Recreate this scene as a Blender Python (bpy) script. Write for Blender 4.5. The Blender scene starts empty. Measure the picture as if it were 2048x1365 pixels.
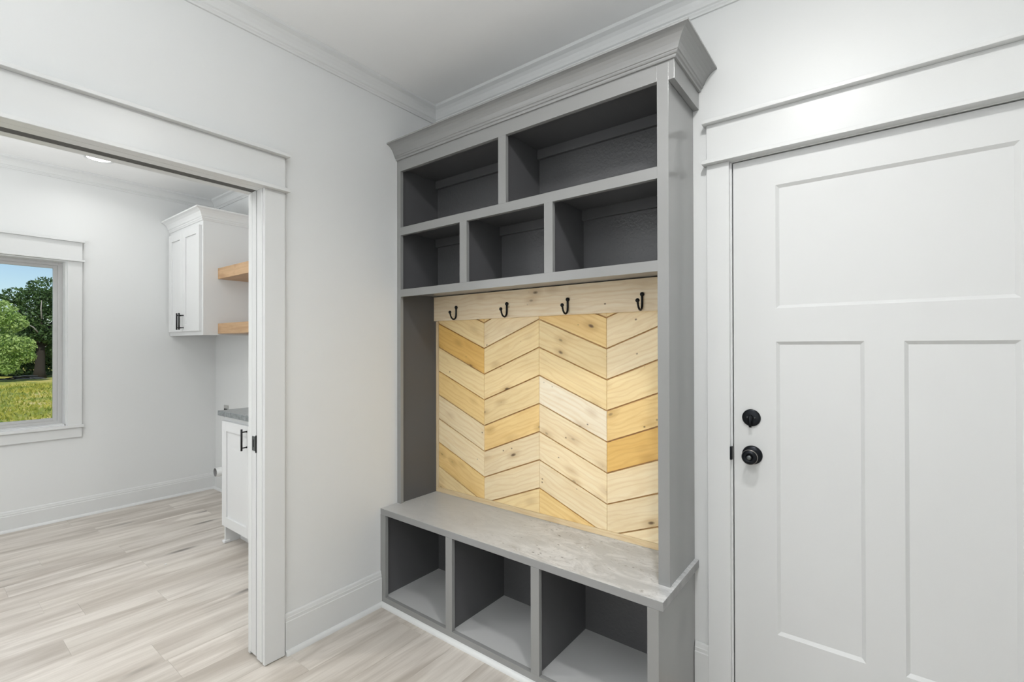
import bpy, math, random
from mathutils import Matrix, Vector
R = math.radians
random.seed(7)
scene = bpy.context.scene
COL = scene.collection

# ------------------------------------------------------------------ camera
def make_camera():
    yaw, pitch, roll, f = 0.6571, 0.0048, -0.0020, 945.7535
    c, s = math.cos(yaw), math.sin(yaw)
    F = Vector((-s, c, 0)); Rt = Vector((c, s, 0)); U = Vector((0, 0, 1))
    cp, sp = math.cos(pitch), math.sin(pitch)
    F, U = F*cp + U*sp, -F*sp + U*cp
    cr, sr = math.cos(roll), math.sin(roll)
    Rt, U = Rt*cr + U*sr, -Rt*sr + U*cr
    cam = bpy.data.cameras.new('camera'); o = bpy.data.objects.new('camera', cam); COL.objects.link(o)
    M = Matrix(((Rt.x, U.x, -F.x, 2.0643), (Rt.y, U.y, -F.y, -1.9422), (Rt.z, U.z, -F.z, 1.3507), (0, 0, 0, 1)))
    o.matrix_world = M
    cam.sensor_width = 36; cam.sensor_fit = 'HORIZONTAL'; cam.lens = f/2048*36
    cam.shift_y = 5.26/2048; cam.clip_start = .02; cam.clip_end = 500
    scene.camera = o
make_camera()

# ------------------------------------------------------------------ world, sun, fill, exposure
def make_world():
    w = bpy.data.worlds.new('sky'); scene.world = w; w.use_nodes = True
    nt = w.node_tree; nt.nodes.clear()
    out = nt.nodes.new('ShaderNodeOutputWorld'); bg = nt.nodes.new('ShaderNodeBackground')
    sky = nt.nodes.new('ShaderNodeTexSky'); sky.sky_type = 'NISHITA'
    sky.sun_disc = False; sky.sun_elevation = R(48); sky.sun_rotation = R(70)
    sky.altitude = 100; sky.air_density = 1.0; sky.dust_density = .6; sky.ozone_density = 2.6
    bg.inputs['Strength'].default_value = .115
    nt.links.new(sky.outputs[0], bg.inputs[0]); nt.links.new(bg.outputs[0], out.inputs[0])
make_world()
def sun(name, rot, e, ang):
    l = bpy.data.lights.new(name, 'SUN'); l.energy = e; l.angle = ang; l.color = (1, .95, .86)
    o = bpy.data.objects.new(name, l); COL.objects.link(o); o.rotation_euler = rot
sun('sun', (R(42), 0, R(65)), 3.2, R(1.0))
def area(name, loc, target, sx, sy, e, col=(1, 1, 1), spread=180):
    l = bpy.data.lights.new(name, 'AREA'); l.shape = 'RECTANGLE'; l.size = sx; l.size_y = sy; l.energy = e; l.color = col; l.spread = R(spread)
    o = bpy.data.objects.new(name, l); COL.objects.link(o); o.location = loc
    o.rotation_euler = (Vector(target) - Vector(loc)).to_track_quat('-Z', 'Y').to_euler()
area('hall_fill', (1.3, -3.3, 1.4), (.7, 0, .8), 2.1, 2.1, 13, (.955, .98, 1))  # unseen fill lamp added behind the camera
area('ceiling_fill', (1.8, -2.45, 1.95), (1.7, -2.3, 2.74), 1.2, 1.1, 31, (.96, .98, 1), 140)  # unseen upward lamp added to brighten the ceiling
area('laundry_ceiling_fill', (-1.2, -2.4, 1.9), (-1.4, -1.9, 2.74), 1.0, .8, 16, (.965, .985, 1), 140)  # added lamp aimed up, lifts the laundry ceiling from out of view
area('laundry_fill', (-1.3, -3.2, 1.5), (-1.6, 0, .9), 1.8, 1.8, 17, (.965, .985, 1))  # soft fill lamp added out of view at the laundry front
CAN_MAIN, CAN_LAUNDRY = 14.0, 1.8
scene.view_settings.view_transform = 'Standard'
scene.view_settings.look = 'None'
scene.view_settings.gamma = 1
scene.view_settings.use_curve_mapping = False
scene.view_settings.exposure = 0.12

# ------------------------------------------------------------------ node helpers
class NT:
    def __init__(s, name):
        s.m = bpy.data.materials.new(name); s.m.use_nodes = True
        s.t = s.m.node_tree; s.t.nodes.clear()
        s.out = s.n('ShaderNodeOutputMaterial'); s.p = s.n('ShaderNodeBsdfPrincipled')
        s.t.links.new(s.p.outputs[0], s.out.inputs[0])
    def n(s, k, **kw):
        nd = s.t.nodes.new(k)
        for a, b in kw.items(): setattr(nd, a, b)
        return nd
    def put(s, sock, v):
        if isinstance(v, bpy.types.NodeSocket): s.t.links.new(v, sock)
        elif v is not None:
            if hasattr(sock, 'default_value'):
                try: sock.default_value = v
                except Exception: sock.default_value = (*v, 1)
    def base(s, v): s.put(s.p.inputs['Base Color'], v if isinstance(v, bpy.types.NodeSocket) else (*v[:3], 1))
    def rough(s, v): s.put(s.p.inputs['Roughness'], v)
    def obj(s): return s.n('ShaderNodeTexCoord').outputs['Object']
    def info(s, k): return s.n('ShaderNodeObjectInfo').outputs[k]
    def map(s, v, scale=(1, 1, 1), loc=None):
        m = s.n('ShaderNodeMapping'); s.put(m.inputs['Vector'], v); m.inputs['Scale'].default_value = scale
        if loc is not None: s.put(m.inputs['Location'], loc)
        return m.outputs[0]
    def noise(s, v, scale=5, detail=2, rough=.5, dist=0):
        m = s.n('ShaderNodeTexNoise'); s.put(m.inputs['Vector'], v)
        m.inputs['Scale'].default_value = scale; m.inputs['Detail'].default_value = detail
        m.inputs['Roughness'].default_value = rough; m.inputs['Distortion'].default_value = dist
        return m.outputs[0]
    def voro(s, v, scale=5, rnd=1):
        m = s.n('ShaderNodeTexVoronoi'); s.put(m.inputs['Vector'], v); m.inputs['Scale'].default_value = scale
        m.inputs['Randomness'].default_value = rnd
        return m.outputs['Distance']
    def ramp(s, v, stops, interp='LINEAR'):
        m = s.n('ShaderNodeValToRGB'); s.put(m.inputs[0], v); e = m.color_ramp.elements; m.color_ramp.interpolation = interp
        while len(e) > 1: e.remove(e[0])
        e[0].position = stops[0][0]; e[0].color = (*stops[0][1], 1) if isinstance(stops[0][1], tuple) else (stops[0][1],)*3+(1,)
        for p, c in stops[1:]:
            x = e.new(p); x.color = (*c, 1) if isinstance(c, tuple) else (c, c, c, 1)
        return m.outputs[0]
    def mix(s, f, a, b, mode='MIX'):
        m = s.n('ShaderNodeMix', data_type='RGBA', blend_type=mode)
        s.put(m.inputs[0], f)
        for i, v in ((6, a), (7, b)):
            s.put(m.inputs[i], v if isinstance(v, bpy.types.NodeSocket) else (*v[:3], 1))
        return m.outputs[2]
    def math(s, op, a, b=0.5, clamp=False):
        m = s.n('ShaderNodeMath', operation=op); m.use_clamp = clamp
        s.put(m.inputs[0], a); s.put(m.inputs[1], b); return m.outputs[0]
    def comb(s, x, y, z):
        m = s.n('ShaderNodeCombineXYZ'); s.put(m.inputs[0], x); s.put(m.inputs[1], y); s.put(m.inputs[2], z); return m.outputs[0]
    def bump(s, h, strength=.2, dist=.002):
        m = s.n('ShaderNodeBump'); m.inputs['Strength'].default_value = strength; m.inputs['Distance'].default_value = dist
        s.put(m.inputs['Height'], h); s.put(s.p.inputs['Normal'], m.outputs[0])

def flat(name, col, rough=.5, metal=0, spec=.5, coat=0):
    k = NT(name); k.base(col); k.rough(rough); k.p.inputs['Metallic'].default_value = metal
    k.p.inputs['Specular IOR Level'].default_value = spec
    k.p.inputs['Coat Weight'].default_value = coat
    return k.m
def painted_wall(name, col, rough, strength=.12, scale=140, dist=.002):
    k = NT(name); o = k.obj()
    k.base(k.mix(k.noise(o, 1.3, 2), tuple(c*.985 for c in col), col)); k.rough(rough); k.p.inputs['Specular IOR Level'].default_value = .35
    h = k.noise(o, scale, 3, .55)
    k.bump(h, strength, dist); return k.m
def gloss_paint(name, col, rough, brush=.04, spec=.5):
    k = NT(name); o = k.obj()
    k.base(k.mix(k.noise(o, 3, 3), tuple(c*.96 for c in col), col))
    k.rough(rough)
    k.p.inputs['Specular IOR Level'].default_value = spec
    return k.m

M = {}
M['wall'] = painted_wall('wall_paint_white', (.73, .743, .741), .42, .06, 150)
M['ceiling'] = painted_wall('ceiling_paint', (.89, .895, .89), .7, .06, 120)
M['trim'] = gloss_paint('trim_gloss_white', (.71, .722, .719), .30, .0, .3)
M['door'] = gloss_paint('door_paint_white', (.68, .69, .688), .38, .0, .35)
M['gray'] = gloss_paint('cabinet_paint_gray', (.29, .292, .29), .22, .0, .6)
M['gray_shaded'] = gloss_paint('cabinet_paint_gray_shaded', (.108, .109, .113), .30, .0, .35)  # same gray paint, darkened to hold the shade inside the cubbies
M['cab_white'] = gloss_paint('cabinet_paint_white', (.74, .75, .75), .32, .0)
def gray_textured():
    k = NT('textured_wall_gray_shaded'); o = k.obj(); k.base((.108, .109, .113)); k.rough(.34)  # cubby shade put into the color, darker than the outer gray
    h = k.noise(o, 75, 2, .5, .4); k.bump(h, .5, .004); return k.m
M['gray_tex_shaded'] = gray_textured()
def bench_top():
    k = NT('bench_top_dust_sheen_gray'); o = k.obj()
    sep = k.n('ShaderNodeSeparateXYZ'); k.put(sep.inputs[0], o); x = sep.outputs[0]
    base = (.47, .48, .485)  # lighter than the frame gray: dust film plus painted grazing sheen
    # dust haze stronger on the sat-on right half
    region = k.ramp(k.math('MULTIPLY', x, .66), [(.12, 0.15), (.45, .35), (.62, 1.0), (.95, 1.0)])
    sm = k.noise(k.map(o, (1, 1.9, 1)), 4.0, 6, .68, 2.6)
    dust = k.math('MULTIPLY', k.ramp(sm, [(.42, 0.0), (.62, 1.0)]), region)
    c1 = k.mix(k.math('MULTIPLY', dust, .62), base, (.80, .80, .795))
    sm2 = k.noise(k.map(o, (1.0, 2.2, 1), (3, 1, 0)), 11, 6, .72, 2.8)
    dirt = k.math('MULTIPLY', k.ramp(sm2, [(.56, 0.0), (.68, 1.0)]), region)
    c2 = k.mix(k.math('MULTIPLY', dirt, .75), c1, (.27, .255, .235))
    dots = k.voro(k.map(o, (1, 1.7, 1)), 26)
    sel = k.ramp(k.noise(o, 7, 2), [(.48, 0.0), (.56, 1.0)])
    d = k.math('MULTIPLY', k.math('MULTIPLY', k.ramp(dots, [(.09, 1.0), (.20, 0.0)]), sel), region)
    c3 = k.mix(k.math('MULTIPLY', d, .75), c2, (.09, .085, .085))
    nz = k.n('ShaderNodeSeparateXYZ'); k.put(nz.inputs[0], k.n('ShaderNodeNewGeometry').outputs['Normal']); up = k.ramp(nz.outputs[2], [(.5, 0.0), (.6, 1.0)])
    k.base(k.mix(up, (.29, .292, .29), c3)); k.rough(k.mix(dust, (.30,)*3, (.6,)*3)); return k.m
M['bench_top'] = bench_top()
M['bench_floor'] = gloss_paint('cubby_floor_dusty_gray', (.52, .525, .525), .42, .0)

def pine():
    k = NT('knotty_pine'); o = k.obj(); rnd = k.info('Random')
    off = k.comb(k.math('MULTIPLY', rnd, 37.0), k.math('MULTIPLY', rnd, 11.0), k.math('MULTIPLY', rnd, 23.0))
    v = k.map(o, (1, 1, 1), off)
    warp = k.noise(k.map(v, (3, 3, 5)), 1, 2)
    g1 = k.noise(k.map(v, (1.6, 8, 42)), 1.6, 5, .6, .5)
    wv = k.n('ShaderNodeTexWave', wave_type='BANDS', bands_direction='Z', wave_profile='SIN')
    k.put(wv.inputs['Vector'], k.map(v, (.35, 1, 1))); wv.inputs['Scale'].default_value = 13
    wv.inputs['Distortion'].default_value = 9; wv.inputs['Detail'].default_value = 2.5
    wv.inputs['Detail Scale'].default_value = 1.2; wv.inputs['Detail Roughness'].default_value = .5
    tint = k.info('Color')
    c = k.mix(k.ramp(g1, [(.30, 0.0), (.70, 1.0)]), k.mix(1, tint, (.92, .86, .76), 'MULTIPLY'), tint)
    c = k.mix(k.math('MULTIPLY', k.ramp(wv.outputs[1], [(.55, 0.0), (1, 1.0)]), .28), c, k.mix(1, tint, (.76, .62, .44), 'MULTIPLY'))
    # broad blotches
    c = k.mix(k.ramp(k.noise(k.map(v, (4, 4, 7)), 1.2, 2), [(.52, 0.0), (.75, .35)]), c, k.mix(1, tint, (.78, .66, .50), 'MULTIPLY'))
    # knots: soft brown halo with dark centre, only a few cells
    kv = k.map(v, (6.5, 0.01, 13))
    vd = k.n('ShaderNodeTexVoronoi'); k.put(vd.inputs['Vector'], k.map(kv, (1, 1, 1), k.comb(k.math('MULTIPLY', warp, .5), 0.0, k.math('MULTIPLY', warp, .4)))); vd.inputs['Scale'].default_value = 1
    pick = k.ramp(k.n_sep(vd.outputs['Color']), [(.40, 0.0), (.44, 1.0)])
    halo = k.math('MULTIPLY', k.ramp(vd.outputs['Distance'], [(.06, 1.0), (.42, 0.0)], 'EASE'), pick)
    core = k.math('MULTIPLY', k.ramp(vd.outputs['Distance'], [(.05, 1.0), (.12, 0.0)]), pick)
    c = k.mix(k.math('MULTIPLY', halo, .42), c, k.mix(1, tint, (.52, .38, .22), 'MULTIPLY'))
    c = k.mix(k.math('MULTIPLY', core, .85), c, (.10, .045, .018))
    # tiny pin knots
    v2 = k.n('ShaderNodeTexVoronoi'); k.put(v2.inputs['Vector'], k.map(v, (17, .01, 22))); v2.inputs['Scale'].default_value = 1
    p2 = k.math('MULTIPLY', k.ramp(v2.outputs['Distance'], [(.05, 1.0), (.11, 0.0)]), k.ramp(k.n_sep(v2.outputs['Color']), [(.80, 0.0), (.83, 1.0)]))
    c = k.mix(k.math('MULTIPLY', p2, .8), c, (.14, .07, .03))
    k.base(c); k.rough(.46); k.bump(g1, .08, .001); return k.m
def n_sep(s, v):
    m = s.n('ShaderNodeSeparateColor'); s.put(m.inputs[0], v); return m.outputs[0]
NT.n_sep = n_sep
M['pine'] = pine()

def vinyl():
    k = NT('plank_gray_oak'); o = k.obj(); rnd = k.info('Random')
    off = k.comb(k.math('MULTIPLY', rnd, 29.0), k.math('MULTIPLY', rnd, 57.0), 0.0)
    v = k.map(o, (1, 1, 1), off)
    g = k.noise(k.map(v, (5.5, .6, 1)), 1.5, 5, .6, 1.2)
    g2 = k.noise(k.map(v, (70, 3.0, 1)), 1.4, 4, .6, .2)
    big = k.noise(k.map(v, (6, .9, 1)), 1.6, 3, .5, .8)
    light = k.mix(rnd, (.70, .655, .60), (.61, .57, .515))
    dark = (.44, .395, .345)
    c = k.mix(k.ramp(g, [(.36, 0.6), (.60, 0.0)]), light, dark)
    c = k.mix(k.ramp(big, [(.32, .85), (.56, 0.0)]), c, (.40, .355, .305))
    c = k.mix(k.math('MULTIPLY', k.ramp(g2, [(.35, 1.0), (.55, 0.0)]), .22), c, (.36, .32, .28))
    vd = k.n('ShaderNodeTexVoronoi'); k.put(vd.inputs['Vector'], k.map(v, (9, 1.9, 1))); vd.inputs['Scale'].default_value = 1
    pick = k.ramp(k.n_sep(vd.outputs['Color']), [(.55, 0.0), (.60, 1.0)])
    c = k.mix(k.math('MULTIPLY', k.math('MULTIPLY', k.ramp(vd.outputs['Distance'], [(.03, 1.0), (.26, 0.0)], 'EASE'), pick), .85), c, (.13, .115, .10))
    hs = k.n('ShaderNodeHueSaturation'); k.put(hs.inputs['Color'], c)
    k.put(hs.inputs['Value'], k.math('ADD', k.math('MULTIPLY', k.math('FRACT', k.math('MULTIPLY', rnd, 7.31)), .12), .96))
    k.base(hs.outputs[0]); k.rough(k.ramp(g, [(.3, .44), (.7, .36)])); k.bump(g2, .10, .0012)
    k.p.inputs['Specular IOR Level'].default_value = .45
    return k.m
M['plank'] = vinyl()
M['subfloor'] = flat('floor_underlay', (.05, .045, .04), .9)
M['black_metal'] = flat('hardware_black', (.012, .012, .013), .36, .6)
M['bronze'] = flat('hardware_dark_bronze', (.018, .020, .024), .33, .85)
M['bronze_edge'] = flat('hardware_worn_edge', (.30, .28, .26), .3, 1)
M['latch'] = flat('latch_dark_steel', (.13, .14, .14), .35, .9)
M['oakshelf'] = None
def shelfwood():
    k = NT('shelf_alder'); o = k.obj()
    g = k.noise(k.map(o, (2.0, 30, 30)), 1.4, 5, .6, .6); b = k.noise(k.map(o, (5, 9, 9)), 1.2, 2)
    c = k.mix(k.ramp(g, [(.3, 1.0), (.68, 0.0)]), (.58, .385, .22), (.42, .255, .13))
    c = k.mix(k.ramp(b, [(.55, 0.0), (.7, .5)]), c, (.36, .21, .11)); k.base(c); k.rough(.45); return k.m
M['oakshelf'] = shelfwood()
def counter():
    k = NT('countertop_gray_stone'); o = k.obj()
    c = k.ramp(k.noise(o, 30, 5, .7, .8), [(.35, (.13, .145, .15)), (.55, (.20, .22, .225)), (.72, (.32, .34, .345))])
    k.base(c); k.rough(.18); return k.m
M['counter'] = counter()
M['vinyl_frame'] = flat('window_vinyl_backlit', (.52, .52, .515), .4)  # gray carries the backlit shade on the frame
M['outlet'] = flat('outlet_gray', (.42, .42, .41), .45)
M['duct'] = flat('duct_white', (.76, .77, .76), .4)
M['duct_in'] = flat('duct_inside_shaded', (.35, .35, .35), .6)  # white duct darkened inside to stand in for shade
M['slot'] = flat('slot_dark', (.10, .10, .095), .8)
M['black'] = flat('gap_black', (.012, .012, .012), .9)
M['crumb'] = flat('crumb_brown', (.10, .045, .02), .9)
M['fleck'] = flat('fleck_white', (.85, .85, .84), .7)
def glass():
    k = NT('window_glass'); k.t.nodes.remove(k.p)
    g = k.n('ShaderNodeBsdfGlossy'); g.inputs['Roughness'].default_value = 0.0
    t = k.n('ShaderNodeBsdfTransparent'); t.inputs[0].default_value = (.97, .985, .98, 1)
    mx = k.n('ShaderNodeMixShader'); fr = k.n('ShaderNodeFresnel'); fr.inputs[0].default_value = 1.12
    k.put(mx.inputs[0], fr.outputs[0]); k.put(mx.inputs[1], t.outputs[0]); k.put(mx.inputs[2], g.outputs[0])
    k.put(k.out.inputs[0], mx.outputs[0]); return k.m
M['glass'] = glass()
def emit(name, col, s):
    k = NT(name); k.base((.9, .9, .9)); k.p.inputs['Emission Color'].default_value = (*col, 1); k.p.inputs['Emission Strength'].default_value = s; return k.m
M['lens'] = emit('lamp_lens', (1, 1, .98), 6)
def leafmat(name, a, b, sc=2.0):
    k = NT(name); o = k.obj()
    c = k.mix(k.ramp(k.noise(o, sc, 3), [(.35, 0.0), (.65, 1.0)]), a, b); k.base(c); k.rough(.6)
    tr = k.n('ShaderNodeBsdfTranslucent'); k.put(tr.inputs[0], c); mx = k.n('ShaderNodeMixShader'); mx.inputs[0].default_value = .35
    k.put(mx.inputs[1], k.p.outputs[0]); k.put(mx.inputs[2], tr.outputs[0]); k.put(k.out.inputs[0], mx.outputs[0]); return k.m
M['leaf_dark'] = leafmat('leaf_dark_green', (.05, .11, .035), (.13, .22, .07))
M['leaf_pale'] = leafmat('leaf_pale_green', (.30, .46, .12), (.50, .62, .24), 1.5)
M['bark'] = flat('bark', (.032, .026, .021), .95)
M['deadwood'] = flat('dead_branch_gray', (.30, .28, .26), .95)
def field():
    k = NT('field_ground'); o = k.obj()
    n = k.noise(k.map(o, (.35, 1.0, 1)), 1.2, 6, .65)
    c = k.ramp(n, [(.30, (.13, .17, .03)), (.46, (.28, .31, .06)), (.58, (.50, .44, .10)), (.72, (.62, .52, .26))])
    k.base(c); k.rough(1.0); k.bump(k.noise(o, 6, 4), .6, .1); return k.m
M['field'] = field()
M['grass_y'] = leafmat('grass_blade_yellow_green', (.22, .30, .05), (.60, .54, .10), .7)

# ------------------------------------------------------------------ mesh helpers
WL = {}
def empty(name, loc, label=None, cat=None, group=None, kind=None):
    o = bpy.data.objects.new(name, None); COL.objects.link(o); o.location = loc; o.empty_display_size = .1
    WL[o] = Vector(loc); tag(o, label, cat, group, kind); return o
def tag(o, label=None, cat=None, group=None, kind=None):
    if label: o['label'] = label
    if cat: o['category'] = cat
    if group: o['group'] = group
    if kind: o['kind'] = kind
    return o
class MB:
    def __init__(s): s.v = []; s.f = []; s.sm = []
    def add(s, vs, fs, smooth=False):
        n = len(s.v); s.v += [tuple(p) for p in vs]; s.f += [tuple(i+n for i in f) for f in fs]; s.sm += [smooth]*len(fs); return s
    def box(s, x0, x1, y0, y1, z0, z1):
        if x0 > x1: x0, x1 = x1, x0
        if y0 > y1: y0, y1 = y1, y0
        if z0 > z1: z0, z1 = z1, z0
        return s.add([(x0,y0,z0),(x1,y0,z0),(x1,y1,z0),(x0,y1,z0),(x0,y0,z1),(x1,y0,z1),(x1,y1,z1),(x0,y1,z1)],
              [(0,3,2,1),(4,5,6,7),(0,1,5,4),(1,2,6,5),(2,3,7,6),(3,0,4,7)])
    def loft(s, rings, smooth=False, caps=True, close=True):
        n = len(rings[0]); vs = [p for r in rings for p in r]; fs = []
        for i in range(len(rings)-1):
            for j in range(n if close else n-1):
                a = i*n+j; b = i*n+(j+1) % n; fs.append((a, b, b+n, a+n))
        if caps: fs += [tuple(reversed(range(n))), tuple((len(rings)-1)*n+j for j in range(n))]
        return s.add(vs, fs, smooth)
    def sweep(s, path, prof, closed_prof=True):
        """profile points (out, z) swept along a level path of (x, y); out is to the right of travel"""
        rings = []
        P = [Vector(p) for p in path]
        for i, p in enumerate(P):
            d0 = (P[i]-P[i-1]).normalized() if i > 0 else (P[1]-P[0]).normalized()
            d1 = (P[i+1]-P[i]).normalized() if i < len(P)-1 else d0
            n0 = Vector((d0.y, -d0.x)); n1 = Vector((d1.y, -d1.x)); m = (n0+n1).normalized(); k = 1/max(.2, m.dot(n0))
            rings.append([(p.x+m.x*o*k, p.y+m.y*o*k, z) for o, z in prof])
        return s.loft(rings)
    def lathe(s, prof, axis_o, axis='y', seg=32, smooth=True):
        """prof: (r, t) with t along the axis"""
        rings = []
        for r, t in prof:
            ring = []
            for j in range(seg):
                a = 2*math.pi*j/seg; c, q = r*math.cos(a), r*math.sin(a)
                if axis == 'y': ring.append((axis_o[0]+c, axis_o[1]+t, axis_o[2]+q))
                elif axis == 'z': ring.append((axis_o[0]+c, axis_o[1]+q, axis_o[2]+t))
                else: ring.append((axis_o[0]+t, axis_o[1]+c, axis_o[2]+q))
            rings.append(ring)
        return s.loft(rings, smooth)
    def tube(s, pts, rad, seg=10, smooth=True, flatx=1.0):
        P = [Vector(p) for p in pts]; rings = []
        rr = rad if isinstance(rad, (list, tuple)) else [rad]*len(P)
        up = Vector((1, 0, 0))
        for i, p in enumerate(P):
            d = ((P[i+1] if i+1 < len(P) else P[i]) - (P[i-1] if i else P[i])).normalized()
            u = up if abs(d.dot(up)) < .9 else Vector((0, 0, 1))
            a = d.cross(u).normalized(); b = a.cross(d).normalized()
            rings.append([p+(a*math.cos(2*math.pi*j/seg)+b*math.sin(2*math.pi*j/seg)*flatx)*rr[i] for j in range(seg)])
        return s.loft(rings, smooth)
    def build(s, name, mat, parent=None, bevel=0, mat_world=None, color=None, seg=2):
        me = bpy.data.meshes.new(name); me.from_pydata(s.v, [], s.f); me.update()
        me.polygons.foreach_set('use_smooth', s.sm)
        me.materials.append(mat)
        import bmesh
        bm = bmesh.new(); bm.from_mesh(me); bmesh.ops.recalc_face_normals(bm, faces=bm.faces); bm.to_mesh(me); bm.free()
        o = bpy.data.objects.new(name, me); COL.objects.link(o)
        place(o, parent, mat_world or Matrix.Identity(4))
        if bevel:
            m = o.modifiers.new('edge', 'BEVEL'); m.width = bevel; m.segments = seg; m.limit_method = 'ANGLE'; m.angle_limit = R(50)
            me.polygons.foreach_set('use_smooth', [False]*len(me.polygons))
        if color: o.color = (*color, 1)
        return o
def place(o, parent, mw):
    if parent:
        o.parent = parent; o.matrix_parent_inverse = Matrix.Translation(-WL.get(parent, Vector((0, 0, 0))))
    o.matrix_basis = mw
    WL[o] = WL.get(parent, Vector((0,0,0))) if parent and mw == Matrix.Identity(4) else mw.translation.copy()
    if parent and mw == Matrix.Identity(4): WL[o] = Vector((0, 0, 0))
def box(name, mat, parent, b, bevel=0, color=None):
    return MB().box(*b).build(name, mat, parent, bevel, color=color)

H = 2.743; LX = -2.961; LY = -.086; RX = 3.4; FY = -3.4; WT = .115
OY0, OY1 = -2.62, -1.0034      # pocket door opening
OZ = 2.022
# ------------------------------------------------------------------ shell
def structure(o): o['kind'] = 'structure'; return o
def shell():
    # floor
    fl = structure(MB().box(LX, RX, FY, 0, -.06, -.009).build('floor', M['subfloor']))
    w = .183; x = -1.094-w*11; i = 0
    while x < RX:
        x0, x1 = max(x, LX), min(x+w, RX)
        if x1-x0 > .01:
            L = 1.22; y = FY - random.random()*L
            if abs(x+1.094) < .01: y = -1.067 - 3*L
            if abs(x+1.277) < .01: y = -1.365 - 2*L
            if abs(x+2.192) < .01: y = -1.40 - 2*L
            if abs(x+.545-.0) < .02: y = -1.24 - 2*L
            while y < 0:
                a, b = max(y, FY), min(y+L, 0.0)
                if b-a > .02:
                    cx, cy = (x0+x1)/2, (a+b)/2; hx, hy = (x1-x0)/2-.0002, (b-a)/2-.0002; c = .0007
                    q = MB()
                    r0 = [(-hx,-hy,-.009),(hx,-hy,-.009),(hx,hy,-.009),(-hx,hy,-.009)]
                    r1 = [(p[0], p[1], -c*.6) for p in r0]
                    r2 = [(math.copysign(abs(p[0])-c, p[0]), math.copysign(abs(p[1])-c, p[1]), 0) for p in r0]
                    q.loft([r0, r1, r2]); q.build('plank', M['plank'], fl, mat_world=Matrix.Translation((cx, cy, 0)))
                y += L
        x += w
    # walls
    dx0, dx1, dz = 1.612, 2.552, 2.052
    structure(MB().box(0, dx0, 0, .12, 0, H).box(dx1, RX+.12, 0, .12, 0, H).box(dx0, dx1, 0, .12, dz, H).build('wall_back', M['wall']))
    structure(MB().box(-WT, 0, OY1+.016, .12, 0, H).box(-WT, 0, FY-.12, OY0-.016, 0, H).box(-WT, 0, OY0-.016, OY1+.016, OZ+.016, H).build('wall_left', M['wall']))
    structure(MB().box(RX, RX+.12, FY-.12, 0, 0, H).build('wall_right', M['wall']))
    structure(MB().box(LX, RX, FY-.12, FY, 0, H).build('wall_front', M['wall']))
    structure(MB().box(LX-.15, -WT, LY, LY+.12, 0, H).build('wall_laundry_back', M['wall']))
    wy0, wy1, wz0, wz1 = -2.06, -1.145, .735, 2.022
    xa, xb = LX-.15, LX
    structure(MB().box(xa, xb, wy1, LY, 0, H).box(xa, xb, FY-.12, wy0, 0, H).box(xa, xb, wy0, wy1, 0, wz0).box(xa, xb, wy0, wy1, wz1, H).build('wall_laundry_window', M['wall']))
    structure(MB().box(LX-.15, RX+.12, FY-.12, .12, H, H+.1).build('ceiling', M['ceiling']))
shell()

# ------------------------------------------------------------------ mouldings
CROWN = [(0, 0), (.008, 0), (.010, .006), (.0145, .011), (.0145, .017), (.020, .021), (.024, .033), (.032, .048), (.043, .060), (.056, .067), (.060, .069), (.060, .084), (0, .084)]
def crown(path, name):
    prof = [(o, H-.084+z) for o, z in CROWN]
    return structure(MB().sweep(path, prof).build(name, M['trim']))
crown([(0, FY), (0, 0), (RX, 0), (RX, FY)], 'trim_1')
crown([(LX, FY), (LX, LY), (-WT, LY), (-WT, FY)], 'trim_2')
def baseprof(h, t=.0145):
    return [(0, 0), (t, 0), (t, h-.036), (t-.003, h-.033), (t-.003, h-.020), (t-.005, h-.018), (t-.007, h-.006), (t-.010, h), (0, h)]
QR = [(0, 0)] + [(.017*math.cos(a*math.pi/12), .019*math.sin(a*math.pi/12)) for a in range(0, 7)]
def baseboard(name, path, h, shoe=True):
    b = structure(MB().sweep(path, baseprof(h)).build(name, M['trim']))
    if shoe:
        P = [Vector(p) for p in path]; rings = []
        MB().sweep(path, [(o+.0145, z) for o, z in QR]).build('shoe_moulding', M['trim'], b)
    return b
baseboard('baseboard_left', [(0, -.9123+.004), (0, -.4)], .176)
baseboard('baseboard_left_front', [(0, FY), (0, OY0-.11)], .176)
baseboard('baseboard_back', [(1.4873, 0), (1.5400, 0)], .176, False)
baseboard('baseboard_laundry_window', [(LX, FY), (LX, LY), (-1.5017, LY)], .150)

def head(root, axis, a0, a1, face, zl, zc, ext=.019, d=1, cap=.046):
    """craftsman head: strip, board, cap. axis 'x' on a y wall (face=y, out = -y) or 'y' on an x wall (out = d*x)"""
    def b(n, e, t, z0, z1, bev=.0015):
        if axis == 'x': return box(n, M['trim'], root, (a0-e, a1+e, face-t, face, z0, z1), bev)
        return box(n, M['trim'], root, (face, face+d*t, a0-e, a1+e, z0, z1), bev)
    b('head_strip', .012, cap, zl, zl+.014); b('head_board', 0, .020, zl+.014, zc); b('head_cap', .012, cap, zc, zc+.014)

# entry door trim
t = structure(empty('trim_3', (1.6, 0, 0)))
box('side_casing', M['trim'], t, (1.5407, 1.6225, -.019, 0, 0, 2.0515), .0015)
box('side_casing', M['trim'], t, (2.540, 2.625, -.019, 0, 0, 2.0515), .0015)
box('door_jamb', M['trim'], t, (1.6135, 1.6290, -.004, .118, 0, 2.050), .001)
box('door_jamb', M['trim'], t, (2.535, 2.5505, -.004, .118, 0, 2.050), .001)
box('door_jamb', M['trim'], t, (1.6290, 2.535, -.004, .118, 2.0485, 2.0515), 0)
head(t, 'x', 1.5407, 2.625, 0, 2.0515, 2.2075)
box('strike_plate', M['bronze'], t, (1.6215, 1.6292, -.0215, -.003, .918, .968), .002)

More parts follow.
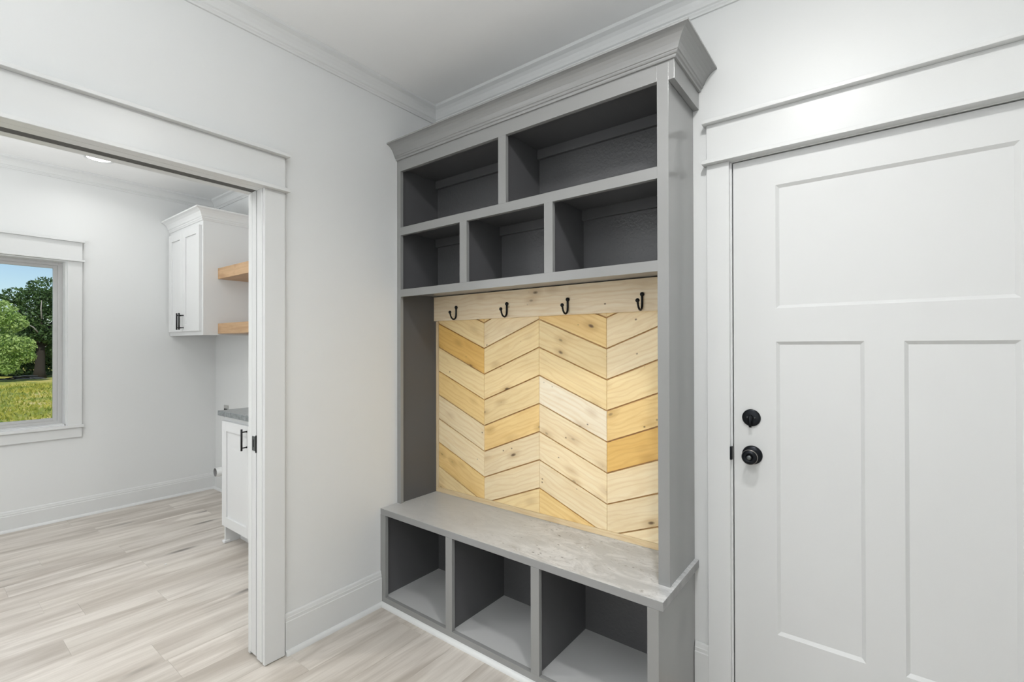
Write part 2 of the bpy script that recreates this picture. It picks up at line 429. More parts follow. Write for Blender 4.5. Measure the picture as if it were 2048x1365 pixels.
# opening trim
t = structure(empty('trim_4', (0, -1.0, 0)))
box('side_casing', M['trim'], t, (0, .019, -.9995, -.9123, .004, 2.0225), .0015)
box('side_casing', M['trim'], t, (0, .019, OY0-.092, OY0-.004, .004, 2.0225), .0015)
box('side_casing', M['trim'], t, (-WT-.019, -WT, -.9995, -.9123, .004, 2.0225), .0015)
box('side_casing', M['trim'], t, (-WT-.019, -WT, OY0-.092, OY0-.004, .004, 2.0225), .0015)
head(t, 'y', OY0-.092, -.9123, 0, 2.0225, 2.1748)
head(t, 'y', OY0-.092, -.9123, -WT, 2.0225, 2.1748, d=-1, cap=.0205)
box('split_jamb', M['trim'], t, (-.046, -.0005, OY1, OY1+.0155, .012, OZ+.001), .002)
box('split_jamb', M['trim'], t, (-WT+.0005, -.092, OY1, OY1+.0155, .02, OZ+.001), .002)
box('far_jamb', M['trim'], t, (-WT+.0005, -.0005, OY0-.0155, OY0, .012, OZ+.001), .002)
box('head_jamb', M['trim'], t, (-.046, -.0005, OY0, OY1, OZ, OZ+.0155), .001)
box('head_jamb', M['trim'], t, (-WT+.0005, -.092, OY0, OY1, OZ, OZ+.0155), .001)
box('track', M['slot'], t, (-.092, -.046, OY0, OY1+.015, OZ+.0015, OZ+.0155))
# pocket door showing only its edge
d = structure(empty('door_2', (-.07, OY1, 0)))
box('slab', M['door'], d, (-.0905, -.0535, OY1+.0005, OY1+.0155, .02, OZ+.008), .001)
box('edge_latch', M['latch'], d, (-.0865, -.0545, OY1-.002, OY1+.0045, .899, .962), .0015)
box('latch_lever', M['black_metal'], d, (-.0535, -.0465, OY1-.0035, OY1+.010, .893, .967), .001)
box('latch_slot', M['black_metal'], d, (-.076, -.066, OY1-.0028, OY1+.001, .915, .948), .0008)

# ------------------------------------------------------------------ entry door
def door1():
    d = empty('door_1', (1.632, 0, 0)); structure(d)
    X0, X1, Z0, Z1, T = 1.6330, 2.5320, .006, 2.0445, .035
    xa, xb, xm0, xm1 = 1.7749, 2.3894, 2.0319, 2.1329
    zA = (1.4854, 1.9331); zB = (.3036, 1.3643)
    yf = 0.0
    holes = [(xa, xb, *zA), (xa, xm0, *zB), (xm1, xb, *zB)]
    # leaf = stiles and rails as one moulded skin: boxes meeting flush
    def piece(n, b): box(n, M['door'], d, b, 0)
    piece('stile', (X0, xa, yf, yf+T, Z0, Z1)); piece('stile', (xb, X1, yf, yf+T, Z0, Z1))
    piece('rail', (xa, xb, yf, yf+T, zA[1], Z1)); piece('rail', (xa, xb, yf, yf+T, zB[1], zA[0])); piece('rail', (xa, xb, yf, yf+T, Z0, zB[0]))
    piece('stile', (xm0, xm1, yf, yf+T, *zB))
    for (a, b, c, e) in holes:
        s = .011; dp = .009
        m = MB()
        o = [(a, yf, c), (b, yf, c), (b, yf, e), (a, yf, e)]
        i = [(a+s, yf+dp, c+s), (b-s, yf+dp, c+s), (b-s, yf+dp, e-s), (a+s, yf+dp, e-s)]
        k = [(p[0], yf+.02, p[2]) for p in o]
        m.loft([k, o, i]); m.build('panel', M['door'], d)
    # deadbolt
    cx, cz = 1.6930, 1.081
    o = MB().lathe([(.0005, 0), (.0315, 0), (.0318, -.003), (.030, -.007), (.026, -.0085), (.0005, -.0085)], (cx, 0, cz), seg=40).build('deadbolt', M['bronze'], d)
    m = MB()
    rings = []
    for k in range(9):
        u = k/8; z = cz+.012-.046*u; wv = .006+.0045*math.sin(u*math.pi); yb = -.010-.016*math.sin(math.pi*min(1, u*.75+.15)); 
        rings.append([(cx-wv*.35-.002, yb+.006, z), (cx+wv*.35, yb+.006, z), (cx+wv*.5, yb-.004, z), (cx-wv*.5-.002, yb-.004, z)])
    m.loft(rings, True).lathe([(.0005, -.008), (.0085, -.008), (.0085, -.016), (.0005, -.016)], (cx, 0, cz), seg=16)
    m.build('thumb_turn', M['bronze'], o)
    for s in (-1, 1): MB().lathe([(.0005, -.0085), (.0034, -.0085), (.003, -.0105), (.0005, -.011)], (cx+s*.0125, 0, cz+.001), seg=12).build('screw', M['latch'], o)
    # knob
    cx, cz = 1.6955, .943
    o = MB().lathe([(.0005, 0), (.0345, 0), (.0348, -.003), (.033, -.007), (.027, -.010), (.016, -.013), (.0005, -.013)], (cx, 0, cz), seg=40).build('door_knob', M['bronze'], d)
    MB().lathe([(.0005, -.012), (.0125, -.012), (.0115, -.022), (.014, -.028), (.0225, -.034), (.0262, -.041), (.0268, -.047), (.0255, -.052), (.021, -.0555), (.0135, -.0575), (.0125, -.056), (.0005, -.056)], (cx, 0, cz), seg=40).build('knob', M['bronze'], o)
    MB().lathe([(.0262, -.0475), (.0272, -.0485), (.0272, -.0500), (.0258, -.0512)], (cx, 0, cz), seg=40).build('worn_rim', M['bronze_edge'], o)
    MB().lathe([(.0005, -.055), (.0085, -.055), (.0085, -.0600), (.0070, -.0615), (.0005, -.0615)], (cx, 0, cz), seg=20).build('lock_button', M['latch'], o)
    return d
door1()
structure(box('door_gap_backing', M['black'], None, (1.60, 2.56, .125, .16, 0, 2.1)))  # unseen black sheet that keeps the door gaps dark

# ------------------------------------------------------------------ window
def window():
    w = structure(empty('window_1', (LX, -1.6, .73)))
    y0, y1, z0, z1 = -2.05, -1.15, .745, 2.022
    fx0, fx1 = -3.105, -3.058
    box('jamb_liner', M['trim'], w, (-3.058, LX+.0, y1, y1+.0045, z0, z1)); box('jamb_liner', M['trim'], w, (-3.058, LX, y0-.005, y0, z0, z1))
    box('jamb_liner', M['trim'], w, (-3.058, LX, y0, y1, z1-.006, z1))
    f = MB().box(fx0, fx1, y1-.026, y1, z0, z1-.006).box(fx0, fx1, y0, y0+.026, z0, z1-.006).box(fx0, fx1, y0+.026, y1-.026, z0, z0+.022).box(fx0, fx1, y0+.026, y1-.026, z1-.030, z1-.006)
    fr = f.build('window_frame', M['vinyl_frame'], w, .0015)
    g = MB(); a, b, c, e = y0+.026, y1-.026, z0+.022, z1-.030; s = .026
    g.box(fx0+.008, fx1-.014, b-s, b, c, e).box(fx0+.008, fx1-.014, a, a+s, c, e).box(fx0+.008, fx1-.014, a+s, b-s, c, c+s-.004).box(fx0+.008, fx1-.014, a+s, b-s, e-s+.004, e)
    sa = g.build('sash', M['vinyl_frame'], w, .0015)
    box('glass_pane', M['glass'], sa, (-3.088, -3.084, a+s-.003, b-s+.003, c+s-.007, e-s+.007))
    box('side_casing', M['trim'], w, (LX, LX+.019, -1.138, -1.0517, .7307, 2.0245), .0015)
    box('side_casing', M['trim'], w, (LX, LX+.019, y0-.1, y0-.012, .7307, 2.0245), .0015)
    head(w, 'y', y0-.1, -1.0517, LX, 2.0245, 2.177)
    box('window_stool', M['trim'], w, (-3.058, LX+.034, y0-.114, -1.0417, .712, .7307), .002) if False else None
    MB().box(LX, LX+.034, y0-.114, -1.0417, .714, .7330).box(-3.058, LX, y0, y1, .7345, .746).build('window_stool', M['trim'], w, .002)
    box('apron', M['trim'], w, (LX, LX+.018, y0-.1, -1.0517, .637, .714), .0015)
window()

# ------------------------------------------------------------------ hall tree
W, Wb, D1, D2, Hb, Hbt = 1.4863, 1.5018, .2887, .3987, .5008, .4695
S0, S1 = .0292, 1.4453
xA, xA2 = .7114, .7550
xm = (.4700, .5157, .9597, 1.0019)
zt1, zt0, zm1, zm0, zr = 2.2962, 1.9918, 1.9494, 1.6561, 1.6169
ZTOP = 2.3572
def hall_tree():
    h = empty('hall_tree', (W/2, -D2/2, 0), 'tall built-in hall tree painted dark gray, open cubbies over a chevron pine back and bench', 'hall tree')
    G, GI = M['gray'], M['gray_shaded']
    ff = .019; b = .0004
    t = .018
    # upper face frame members: stiles run full height
    yf0, yf1 = -D1, -D1+ff
    def fm(n, x0, x1, z0, z1): box(n, G, h, (x0, x1, yf0, yf1, z0, z1), b)
    fm('stile', .0005, S0, Hb, 2.362); fm('stile', S1, W, Hb, 2.362)
    fm('rail', S0, S1, zt1, 2.362); fm('rail', S0, S1, zm1, zt0); fm('rail', S0, S1, zr, zm0)
    fm('stile', xA, xA2, zt0, zt1)
    fm('stile', xm[0], xm[1], zm0, zm1); fm('stile', xm[2], xm[3], zm0, zm1)
    # sides
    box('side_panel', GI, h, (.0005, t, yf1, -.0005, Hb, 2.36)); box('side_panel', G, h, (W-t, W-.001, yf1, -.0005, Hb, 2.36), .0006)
    # shelves and top
    yb = -.0035
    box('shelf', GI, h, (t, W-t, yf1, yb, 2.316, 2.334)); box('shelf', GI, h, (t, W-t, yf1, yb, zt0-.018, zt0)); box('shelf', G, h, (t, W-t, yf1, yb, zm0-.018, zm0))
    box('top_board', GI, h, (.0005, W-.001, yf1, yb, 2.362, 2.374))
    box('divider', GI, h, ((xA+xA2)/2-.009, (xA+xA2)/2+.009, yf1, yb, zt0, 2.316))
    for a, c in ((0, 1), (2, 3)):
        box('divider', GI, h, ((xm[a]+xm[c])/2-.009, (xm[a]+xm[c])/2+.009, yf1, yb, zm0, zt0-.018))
    box('back_panel', M['gray_tex_shaded'], h, (t, W-t, -.0035, -.0005, zm0-.01, 2.334))
    m1 = (xm[0]+xm[1])/2; m2 = (xm[2]+xm[3])/2; mA = (xA+xA2)/2
    for x0, x1, z in ((t, mA-.009, 2.316), (mA+.009, W-t, 2.316), (t, m1-.009, zt0-.018), (m1+.009, m2-.009, zt0-.018), (m2+.009, W-t, zt0-.018)):
        box('cleat', GI, h, (x0+.0005, x1-.0005, -.0225, -.0036, z-.046, z), .001)
    # side frieze and crown
    box('frieze', G, h, (W, W+.0215, -D1, -.0005, 2.2884, 2.362), .0008)
    pr = [(0, 2.357), (.007, 2.357), (.0095, 2.3615), (.0095, 2.3665), (.0135, 2.3685), (.0165, 2.3735), (.0165, 2.3765), (.0195, 2.3785),
          (.0225, 2.386), (.0275, 2.396), (.035, 2.4065), (.044, 2.4155), (.0545, 2.4225), (.064, 2.4265), (.069, 2.4275), (.069, 2.4345), (0, 2.4345)]
    MB().sweep([(0.0005, -D1), (W+.0215, -D1), (W+.0215, -.0005)], pr).build('crown_moulding', G, h)
    # bench
    yq = -D2
    MB().box(.0005, Wb, yq, -.0005, Hbt, Hb).build('bench_top', M['bench_top'], h, .0016)
    def bm_(n, x0, x1, z0, z1): box(n, G, h, (x0, x1, yq, yq+ff, z0, z1), b)
    xs = (.0405, .483, .5245, .965, 1.0055, 1.447)
    bm_('stile', .0005, xs[0], .006, Hbt); bm_('stile', xs[1], xs[2], .046, Hbt); bm_('stile', xs[3], xs[4], .046, Hbt); bm_('stile', xs[5], W, .006, Hbt)
    bm_('rail', xs[0], xs[5], .006, .046)
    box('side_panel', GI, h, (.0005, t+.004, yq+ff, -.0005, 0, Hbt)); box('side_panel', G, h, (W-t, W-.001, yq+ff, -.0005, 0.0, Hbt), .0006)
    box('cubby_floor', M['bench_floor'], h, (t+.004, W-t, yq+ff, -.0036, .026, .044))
    for a in (0, 1):
        c = (xs[1+2*a]+xs[2+2*a])/2
        box('divider', GI, h, (c-.009, c+.009, yq+ff, -.0036, .044, Hbt))
    box('back_panel', M['gray_tex_shaded'], h, (t+.004, W-t, -.0035, -.0005, .026, Hbt))
    MB().sweep([(.0165, -D2), (W, -D2)], QR).build('shoe_moulding', M['trim'], h)
    # --- chevron pine back
    white, pale, mid, warm, amber = (1, .91, .73), (.99, .84, .57), (.98, .79, .45), (.96, .71, .33), (.91, .59, .19)
    P = M['pine']
    box('backer_board', P, h, (t+.0005, W-t-.0005, -.0065, -.0036, .5015, 1.637), color=(.72, .48, .24))
    ks = (.0385, .3895, .7477, 1.1112, 1.4640)
    zlo, zhi = .5285, 1.505
    step = .1385
    tints = {0: [warm, mid, amber, mid, warm, pale, pale, warm, mid, mid], 1: [mid, pale, mid, mid, mid, warm, pale, pale, mid, mid],
             2: [mid, warm, mid, mid, white, pale, pale, pale, warm, mid], 3: [mid, pale, pale, mid, warm, amber, pale, pale, pale, pale]}
    def clip(poly, z, keep_above):
        out = []
        for i in range(len(poly)):
            a, c = poly[i], poly[(i+1) % len(poly)]
            ia = (a[1] >= z) if keep_above else (a[1] <= z); ic = (c[1] >= z) if keep_above else (c[1] <= z)
            if ia: out.append(a)
            if ia != ic:
                u = (z-a[1])/(c[1]-a[1]); out.append((a[0]+u*(c[0]-a[0]), z))
        return out
    for col in range(4):
        xl, xr = ks[col]+.0006, ks[col+1]-.0006
        fullr = 1.4750 if col == 3 else ks[col+1]
        for r in range(-1, 9):
            lo, hi = 1.4725-step*(r), 1.4790+.1385-step*(r)
            zl, zrr = ((hi, lo) if col % 2 == 0 else (lo, hi))     # upper edge heights at left and right
            slope = (zrr-zl)/(fullr-ks[col])
            zR = zl+slope*(xr-ks[col])
            g = .0065
            poly = [(xl, zl-step+g), (xr, zR-step+g), (xr, zR), (xl, zl)]
            poly = clip(clip(poly, zlo, True), zhi, False) if poly else poly
            if len(poly) < 3: continue
            area_ = abs(sum(poly[i][0]*poly[(i+1) % len(poly)][1]-poly[(i+1) % len(poly)][0]*poly[i][1] for i in range(len(poly))))/2
            if area_ < .0004: continue
            cx = sum(p[0] for p in poly)/len(poly); cz = sum(p[1] for p in poly)/len(poly)
            ang = math.atan(slope)
            Rm = Matrix.Rotation(-ang, 4, 'Y')
            Mw = Matrix.Translation((cx, -.0118, cz)) @ Rm
            inv = Rm.inverted()
            front = []
            for i, p in enumerate(poly):      # inset towards centre for the eased edge
                q = Vector((p[0]-cx, 0, p[1]-cz)); L = q.length
                front.append(q*(1-.0022/max(L, .01)))
            outer = [Vector((p[0]-cx, 0, p[1]-cz)) for p in poly]
            r0 = [inv @ (q+Vector((0, .0052, 0))) for q in outer]; r1 = [inv @ (q+Vector((0, -.0046, 0))) for q in outer]; r2 = [inv @ (q+Vector((0, -.0062, 0))) for q in front]
            cc = tints[col][r+1]; j = random.uniform(.95, 1.05)
            MB().loft([r0, r1, r2]).build('chevron_board', P, h, mat_world=Mw, color=tuple(v*j for v in cc))
    def wood(n, bx, colr, vertical=False):
        x0, x1, y0, y1, z0, z1 = bx; c = Vector(((x0+x1)/2, (y0+y1)/2, (z0+z1)/2))
        hx, hy, hz = (x1-x0)/2, (y1-y0)/2, (z1-z0)/2
        if vertical:
            m = MB().box(-hz, hz, -hy, hy, -hx, hx); Mw = Matrix.Translation(c) @ Matrix.Rotation(R(90), 4, 'Y')
        else:
            m = MB().box(-hx, hx, -hy, hy, -hz, hz); Mw = Matrix.Translation(c)
        return m.build(n, P, h, .0012, Mw, colr)
    wood('edge_strip', (t+.0005, .0370, -.0205, -.0066, .5285, 1.4945), (.80, .66, .45), True)
    wood('bottom_strip', (t+.0005, W-t-.0005, -.0205, -.0066, .5012, .5280), (.82, .67, .44))
    rail = wood('hook_rail', (t+.0005, W-t-.0005, -.0365, -.0066, 1.4955, 1.6345), (1.0, .87, .66))
    for hx in (.203, .5640, .9250, 1.2865):
        k = empty('coat_hook', (hx, -.0365, 1.535)); WL[k] = Vector((hx, -.0365, 1.535))
        k.parent = h; k.matrix_parent_inverse = Matrix.Translation(-WL[h])
        y = -.0365
        pts = [(hx, y-.0045, 1.565), (hx, y-.0045, 1.55), (hx, y-.0045, 1.528), (hx, y-.006, 1.515), (hx, y-.011, 1.505), (hx, y-.021, 1.4995), (hx, y-.032, 1.501), (hx, y-.041, 1.508), (hx, y-.047, 1.518), (hx, y-.051, 1.532)]
        MB().tube(pts, [.0052, .0048, .0048, .0048, .0048, .0048, .0046, .0044, .0042, .0048], 10).build('hook_arm', M['black_metal'], k)
        MB().lathe([(.0005, 0), (.0086, 0), (.0092, -.003), (.0088, -.0075), (.0062, -.0105), (.0005, -.0115)], (hx, y, 1.5665), seg=18).build('mount_ball', M['black_metal'], k)
        MB().lathe([(.0005, .004), (.0070, .0035), (.0090, .000), (.0082, -.004), (.0050, -.0065), (.0005, -.007)], (hx, y-.052, 1.537), seg=18).build('tip_ball', M['black_metal'], k)
    return h
hall_tree()

# ------------------------------------------------------------------ laundry cabinets
def pull(parent, x, y, z0, z1, mat):
    k = MB().tube([(x, y-.032, z0), (x, y-.032, z1)], .006, 10)
    o = k.build('handle', mat, parent)
    for z in (z0+.018, z1-.018): MB().lathe([(.0005, 0), (.0065, 0), (.0042, -.006), (.0038, -.030), (.0005, -.030)], (x, y, z), seg=10).build('handle_post', mat, o)
def shaker(parent, x0, x1, y, z0, z1, w=.062, mat=None):
    """door leaf: face plane at y, 19 mm thick; frame with recessed centre"""
    mat = mat or M['cab_white']; T = .019
    m = MB().box(x0, x0+w, y, y+T, z0, z1).box(x1-w, x1, y, y+T, z0, z1).box(x0+w, x1-w, y, y+T, z1-w, z1).box(x0+w, x1-w, y, y+T, z0, z0+w)
    m.box(x0+w, x1-w, y+.010, y+T-.001, z0+w, z1-w)
    return m.build('cabinet_door', mat, parent, .0008)
def wall_cab():
    x0, x1, y0, z0, z1 = -2.955, -2.2035, -.4563, 1.4446, 2.38
    c = empty('wall_cabinet', ((x0+x1)/2, LY, z0), 'white two-door wall cabinet with crown in the laundry room corner', 'cabinet')
    C = M['cab_white']
    MB().box(x0, x1, y0+.019, LY-.0005, z0+.012, z1).box(x0, x0+.019, y0+.019, LY-.0005, z0, z0+.013).box(x1-.019, x1, y0+.019, LY-.0005, z0, z0+.013).build('case', C, c, .0008)
    MB().box(x0, x0+.042, y0, y0+.019, z0, z1).box(x1-.042, x1, y0, y0+.019, z0, z1).box(x0+.042, x1-.042, y0, y0+.019, z0, z0+.045).box(x0+.042, x1-.042, y0, y0+.019, z1-.06, z1).box(-2.62, -2.58, y0, y0+.019, z0+.045, z1-.06).build('face_frame', C, c, .0006)
    yd = y0-.0195
    for a, b in ((-2.927, -2.6005), (-2.5975, -2.236)):
        d = shaker(c, a, b, yd, 1.478, 2.331)
        pull(c, (-2.625 if a < -2.7 else -2.572), yd, 1.492, 1.632, M['black_metal'])
    pr = [(0, 2.366), (.006, 2.366), (.010, 2.376), (.014, 2.380), (.014, 2.390), (.019, 2.394), (.024, 2.410), (.034, 2.428), (.050, 2.442), (.064, 2.448), (.069, 2.449), (.069, 2.4604), (0, 2.4604)]
    MB().sweep([(x0, LY-.001), (x0, y0), (x1, y0), (x1, LY-.001)][1:], pr).build('crown_moulding', C, c)
wall_cab()
def base_cab():
    x0, x1, y0 = -1.5017, -.150, -.569
    c = empty('base_cabinet', ((x0+x1)/2, LY, 0), 'white shaker base cabinet under the gray laundry counter', 'cabinet')
    C = M['cab_white']
    MB().box(x0, x1, y0+.019, LY-.0005, .125, .876).box(x0, x0+.019, y0+.0, LY-.0005, .0, .125).box(x0+.019, x1, y0+.095, y0+.113, 0, .125).build('case', C, c, .0008)
    MB().box(x0, x0+.036, y0, y0+.019, .125, .876).box(x0+.036, x1, y0, y0+.019, .125, .155).box(x0+.036, x1, y0, y0+.019, .83, .876).box(-1.07, -1.03, y0, y0+.019, .155, .83).box(-.62, -.58, y0, y0+.019, .155, .83).build('face_frame', C, c, .0006)
    MB().box(x0-.012, x0+.028, y0-.012, y0+.03, 0, .02).build('foot_block', C, c, .006)
    yd = y0-.0195
    for a, b, hx in ((-1.494, -1.052, -1.113), (-1.049, -.602, -.99), (-.599, -.160, -.22)):
        d = shaker(c, a, b, yd, .128, .842, .066)
        pull(c, hx, yd, .690, .826, M['black_metal'])
    o = MB().box(-1.532, -.118, -.601, LY-.0005, .877, .910).build('countertop', M['counter'], None, .002)
    tag(o, 'polished gray stone countertop over the laundry base cabinet', 'countertop')
base_cab()
for z0, z1, lab in ((1.9026, 1.9908, 'upper thick honey wood floating shelf beside the wall cabinet'), (1.4549, 1.5386, 'lower thick honey wood floating shelf beside the wall cabinet')):
    o = MB().box(-2.2030, -.118, -.3497, LY-.0005, z0, z1).build('floating_shelf', M['oakshelf'], None, .0015)
    tag(o, lab, 'shelf', 'floating wood shelves')
# dryer duct
d = empty('dryer_duct', (-2.62, LY, .225), 'short white round dryer duct stub poking out low in the laundry corner', 'duct')
m = MB(); seg = 28
def ring(r, y): return [(-2.62+r*math.cos(2*math.pi*j/seg), y, .225+r*math.sin(2*math.pi*j/seg)) for j in range(seg)]
m.loft([ring(.040, -.087), ring(.040, -.215), ring(.0375, -.215)], True, caps=False); m.build('pipe', M['duct'], d)
m = MB(); m.loft([ring(.0375, -.215), ring(.037, -.089)], True, caps=False); m.build('pipe_inside_shaded', M['duct_in'], d)  # inner surface split off to take the painted shade
m = MB(); m.loft([ring(.041, -.12), ring(.0435, -.118), ring(.0435, -.108), ring(.041, -.106)], True, caps=False); m.build('collar', M['duct'], d)
# outlet low behind counter
o = empty('wall_outlet', (-2.713, LY, .745), 'small gray outlet cover on the laundry back wall just over the counter edge', 'outlet')
box('cover_plate', M['outlet'], o, (-2.757, -2.669, LY-.007, LY-.0005, .690, .806), .002)
for z in (.766, .722): box('socket', M['black'], o, (-2.747, -2.679, LY-.009, LY-.006, z-.008, z+.008), .002)

# ------------------------------------------------------------------ recessed ceiling lights
def can(x, y, e, label, spread=150):
    c = empty('recessed_light', (x, y, H), label, 'ceiling light', 'recessed ceiling lights')
    MB().lathe([(.072, 0), (.092, 0), (.091, -.004), (.080, -.0065), (.072, -.005)], (x, y, H), 'z', 40).build('trim_ring', M['trim'], c) if False else None
    m = MB(); rings = []
    for r, t in ((.070, -.0002), (.092, -.0002), (.091, -.004), (.080, -.0065), (.070, -.005), (.070, -.0002)):
        rings.append([(x+r*math.cos(2*math.pi*j/40), y+r*math.sin(2*math.pi*j/40), H+t) for j in range(40)])
    m.loft(rings, True, caps=False).build('trim_ring', M['trim'], c)
    MB().lathe([(.0005, -.0003), (.070, -.0003), (.070, -.0035), (.0005, -.0045)], (x, y, H), 'z', 40).build('lens', M['lens'], c)
    l = bpy.data.lights.new('recessed_lamp', 'AREA'); l.shape = 'DISK'; l.size = .13; l.energy = e; l.color = (1, .99, .975); l.spread = R(spread)
    o = bpy.data.objects.new('recessed_lamp', l); COL.objects.link(o); o.location = (0, 0, -.012); o.parent = c
can(1.86, -1.07, CAN_MAIN, 'round recessed light in the mudroom ceiling nearest the hall tree', 180)
can(1.86, -2.55, CAN_MAIN*.45, 'round recessed light in the mudroom ceiling near the front wall')
can(-2.47, -1.045, CAN_LAUNDRY, 'bright round recessed light in the laundry ceiling by the window wall')
can(-.95, -1.02, CAN_LAUNDRY*.9, 'round recessed light in the laundry ceiling over the base cabinet')
can(-.85, -2.05, CAN_LAUNDRY*5.0, 'unseen recessed light added behind the opening header to brighten the laundry floor')  # lamp added out of view for a brighter floor near the opening

# ------------------------------------------------------------------ small debris
def crumb(name, loc, r, mat, label, cat, flatz=.5):
    m = MB(); rnd = random.Random(3)
    m.lathe([(.0004, 0), (r, r*.1), (r*.85, r*flatz), (.0004, r*flatz*1.3)], loc, 'z', 7, False)
    m.v = [(x+rnd.uniform(-.2, .2)*r, y+rnd.uniform(-.2, .2)*r, z) for x, y, z in m.v]
    tag(m.build(name, mat), label, cat)
crumb('dirt_crumb', (.0, -1.160, 0.0005), .006, M['crumb'], 'tiny brown crumb on the pale floor at the opening', 'crumb')
crumb('paint_fleck', (1.080, -.185, Hb+.0002), .0045, M['fleck'], 'tiny white fleck lying on the gray bench top', 'fleck')
crumb('paint_fleck', (-1.43, -.93, .0004), .006, M['fleck'], 'tiny white fleck lying on the laundry floor planks', 'fleck')

# ------------------------------------------------------------------ outside
GZ = -.5
def outside():
    import numpy as np
    rng = np.random.default_rng(5)
    g = MB(); nx, ny = 70, 60; vs = []; fs = []
    for i in range(nx+1):
        for j in range(ny+1):
            x = -3.3-i*(116/nx)*(.4+.6*i/nx); y = -45+j*1.6
            z = GZ + .05*math.sin(x*.7+y*.3)+.04*math.sin(y*.9-x*.2) + (0 if x > -60 else (-60-x)*.02)
            vs.append((x, y, z))
    for i in range(nx):
        for j in range(ny):
            a = i*(ny+1)+j; fs.append((a, a+1, a+ny+2, a+ny+1))
    g.add(vs, fs, True); structure(g.build('ground_field', M['field']))
    # grass
    N = 26000
    x = -rng.uniform(9, 31, N); y = rng.uniform(-9, 10, N); hgt = rng.uniform(.05, .15, N); a = rng.uniform(0, 6.28, N); wd = rng.uniform(.02, .05, N)
    z = GZ+.05*np.sin(x*.7+y*.3)+.04*np.sin(y*.9-x*.2)-.01
    v = np.empty((N, 3, 3)); dx = np.cos(a)*wd; dy = np.sin(a)*wd
    v[:, 0] = np.stack([x-dx, y-dy, z], 1); v[:, 1] = np.stack([x+dx, y+dy, z], 1); v[:, 2] = np.stack([x+rng.normal(0, .04, N), y+rng.normal(0, .04, N), z+hgt], 1)
    me = bpy.data.meshes.new('meadow_grass'); me.from_pydata(v.reshape(-1, 3).tolist(), [], np.arange(N*3).reshape(-1, 3).tolist()); me.materials.append(M['grass_y'])
    o = bpy.data.objects.new('meadow_grass', me); COL.objects.link(o); tag(o, 'yellow-green meadow grass outside the laundry window', 'grass', kind='stuff')
    def leaves(blobs, n, size, seed):
        r = np.random.default_rng(seed); B = np.array(blobs); vol = B[:, 3]**2; pick = r.choice(len(B), n, p=vol/vol.sum())
        d = r.normal(size=(n, 3)); d /= np.linalg.norm(d, axis=1)[:, None]; rad = r.uniform(.55, 1.0, n)**.6
        c = B[pick, :3]+d*rad[:, None]*B[pick, 3:4]*np.array([1, 1, .8])
        u = r.normal(size=(n, 3)); u /= np.linalg.norm(u, axis=1)[:, None]; w = np.cross(u, r.normal(size=(n, 3))); w /= np.linalg.norm(w, axis=1)[:, None]
        s = r.uniform(.6, 1.3, n)[:, None]*size
        q = np.stack([c-u*s, c+w*s*.55, c+u*s, c-w*s*.55], 1)
        return q.reshape(-1, 3).tolist(), np.arange(n*4).reshape(-1, 4).tolist()
    def tree(name, base, blobs, n, size, seed, leaf, trunk, label, group=None, branches=()):
        root = empty(name, base, label, 'tree', group)
        bl = [(base[0]+a, base[1]+b, base[2]+c, r) for a, b, c, r in blobs]
        v, f = leaves(bl, n, size, seed)
        me = bpy.data.meshes.new('foliage'); me.from_pydata(v, [], f); me.materials.append(leaf)
        o = bpy.data.objects.new('foliage', me); COL.objects.link(o); place(o, root, Matrix.Identity(4)); o['kind'] = 'stuff'
        m = MB(); bx, by, bz = base
        m.tube([(bx, by, bz-.1), (bx+.03, by, bz+.5), (bx-.02, by+.05, bz+1.4), (bx+.05, by, bz+trunk)], [r_*1 for r_ in (.34, .24, .2, .1)] if trunk > 3 else [.14, .1, .08, .05], 10)
        for p, q in branches: m.tube([(bx+p[0], by+p[1], bz+p[2]), (bx+(p[0]+q[0])/2, by+(p[1]+q[1])/2, bz+(p[2]+q[2])/2+.1), (bx+q[0], by+q[1], bz+q[2])], [.1, .07, .03], 6)
        m.build('trunk', M['bark'], root)
        return root
    # view: y = 1.6 .. 3.9 at x = -38 is what the window shows
    big = tree('oak_tree', (-38, 3.25, GZ), [(0, .3, 5.3, 1.0), (0, -.2, 4.6, 1.0), (0, -1.0, 4.85, .65), (.1, -1.6, 4.55, .45), (.1, .9, 4.5, 1.2), (.1, -.4, 3.8, 1.0), (0, .5, 3.4, 1.2), (.2, -.9, 3.3, .7), (0, 1.6, 5.0, 1.3), (0, 2.3, 3.8, 1.5), (.1, .9, 2.3, .8), (-.2, -.9, 2.7, .8), (-.6, -1.0, 1.9, .7), (-.5, 1.0, 1.6, .7), (.2, -.3, 2.7, .7), (.3, .3, 2.5, .6), (.3, .9, 1.7, .5), (.2, -.7, 2.2, .5)], 15000, .085, 1, M['leaf_dark'], 4.4,
        'tall dark green oak with a thick trunk beyond the field', branches=(((0, 0, 2.2), (.2, -1.0, 4.2)), ((0, 0, 2.4), (0, 1.2, 4.2)), ((0, 0, 1.8), (.2, 1.9, 3.2))))
    m = MB().tube([(-37.0, 3.05, 2.2), (-37.0, 2.85, 2.5), (-37.0, 2.5, 2.75), (-37.0, 2.3, 2.6)], [.04, .035, .025, .012], 6).tube([(-37.0, 3.2, 3.0), (-37.0, 3.17, 3.6), (-37.0, 3.2, 4.1)], [.045, .035, .015], 6)
    m.build('dead_limb', M['deadwood'], big)['label'] = 'bare gray dead limb'
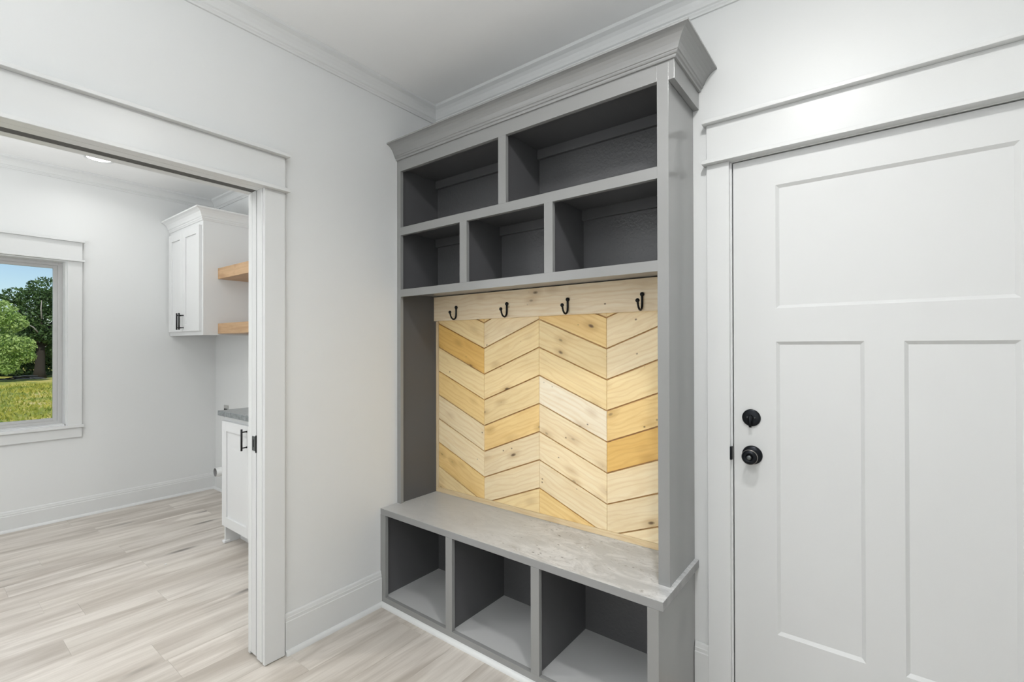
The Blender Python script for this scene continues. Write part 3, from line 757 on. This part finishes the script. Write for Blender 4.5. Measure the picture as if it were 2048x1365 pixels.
    tree('willow_tree', (-33, 1.0, GZ), [(0, 0, 3.6, .85), (0, .5, 3.1, .7), (0, -.6, 3.3, 1.1), (0, .25, 1.9, .9), (.1, .85, 1.9, .65), (0, -.7, 2.0, 1.0), (0, 1.0, 1.35, .5), (0, .3, .9, .6), (0, -.8, 1.0, .9), (0, -1.8, 3.0, 1.2), (0, -2.0, 1.8, 1.1), (0, .2, 1.2, .6)], 16000, .07, 2, M['leaf_pale'], 2.6,
        'feathery pale green willow at the left edge of the window view')
    tree('shrub_tree', (-42, 2.0, GZ), [(0, 0, 1.3, 1.5), (0, 1.6, 1.6, 1.6), (0, -1.8, 1.6, 1.8), (0, 3.6, 1.3, 1.5), (0, -3.6, 1.5, 1.7), (0, .6, .5, 1.0), (0, 2.4, .5, 1.0), (0, -1, .5, 1.0), (0, 1.5, 2.4, 1.5)], 18000, .11, 3, M['leaf_dark'], 2.5, 'low dark thicket behind the oak trunk', 'trees beyond the field')
    labs = ['dark round tree furthest along the field beyond the willow', 'broad dark tree on the far side of the willow', 'bushy dark tree just beyond the oak', 'dark tree standing past the bushy tree', 'dark tree at the very end of the tree line', 'dark tree at the near end of the tree line']
    for i, (yy, s) in enumerate(((-14, 1.2), (-6.5, 1.0), (9, 1.1), (15, 1.3), (22, 1.2), (-22, 1.3))):
        bl = [(0, 0, 4.2*s, 2.0*s), (0, 1.4*s, 3.2*s, 1.6*s), (0, -1.5*s, 3.0*s, 1.7*s), (.5, 0, 2.0*s, 1.6*s)]
        tree('field_tree', (-45-(i % 2)*3, yy, GZ), bl, 4500, .15, 10+i, M['leaf_dark'], 3.5, labs[i], 'trees beyond the field')
    # brush pile
    b = empty('brush_pile', (-35.5, 2.35, GZ), 'low pile of bare gray branches lying in front of the oak', 'brush pile')
    rr = random.Random(9)
    for i in range(22):
        y0 = 2.35+rr.uniform(-.75, .75); hh = GZ+rr.uniform(.02, .22)*(1-abs(y0-2.35)); an = rr.uniform(-.35, .35); L = rr.uniform(.25, .55)
        MB().tube([(-35.5+rr.uniform(-.3, .3), y0-L, hh-L*an*.4), (-35.5, y0, hh+.04), (-35.5+rr.uniform(-.3, .3), y0+L, hh+L*an*.4)], [.03, .025, .012], 5).build('branch', M['deadwood'] if i % 2 else M['bark'], b)
outside()
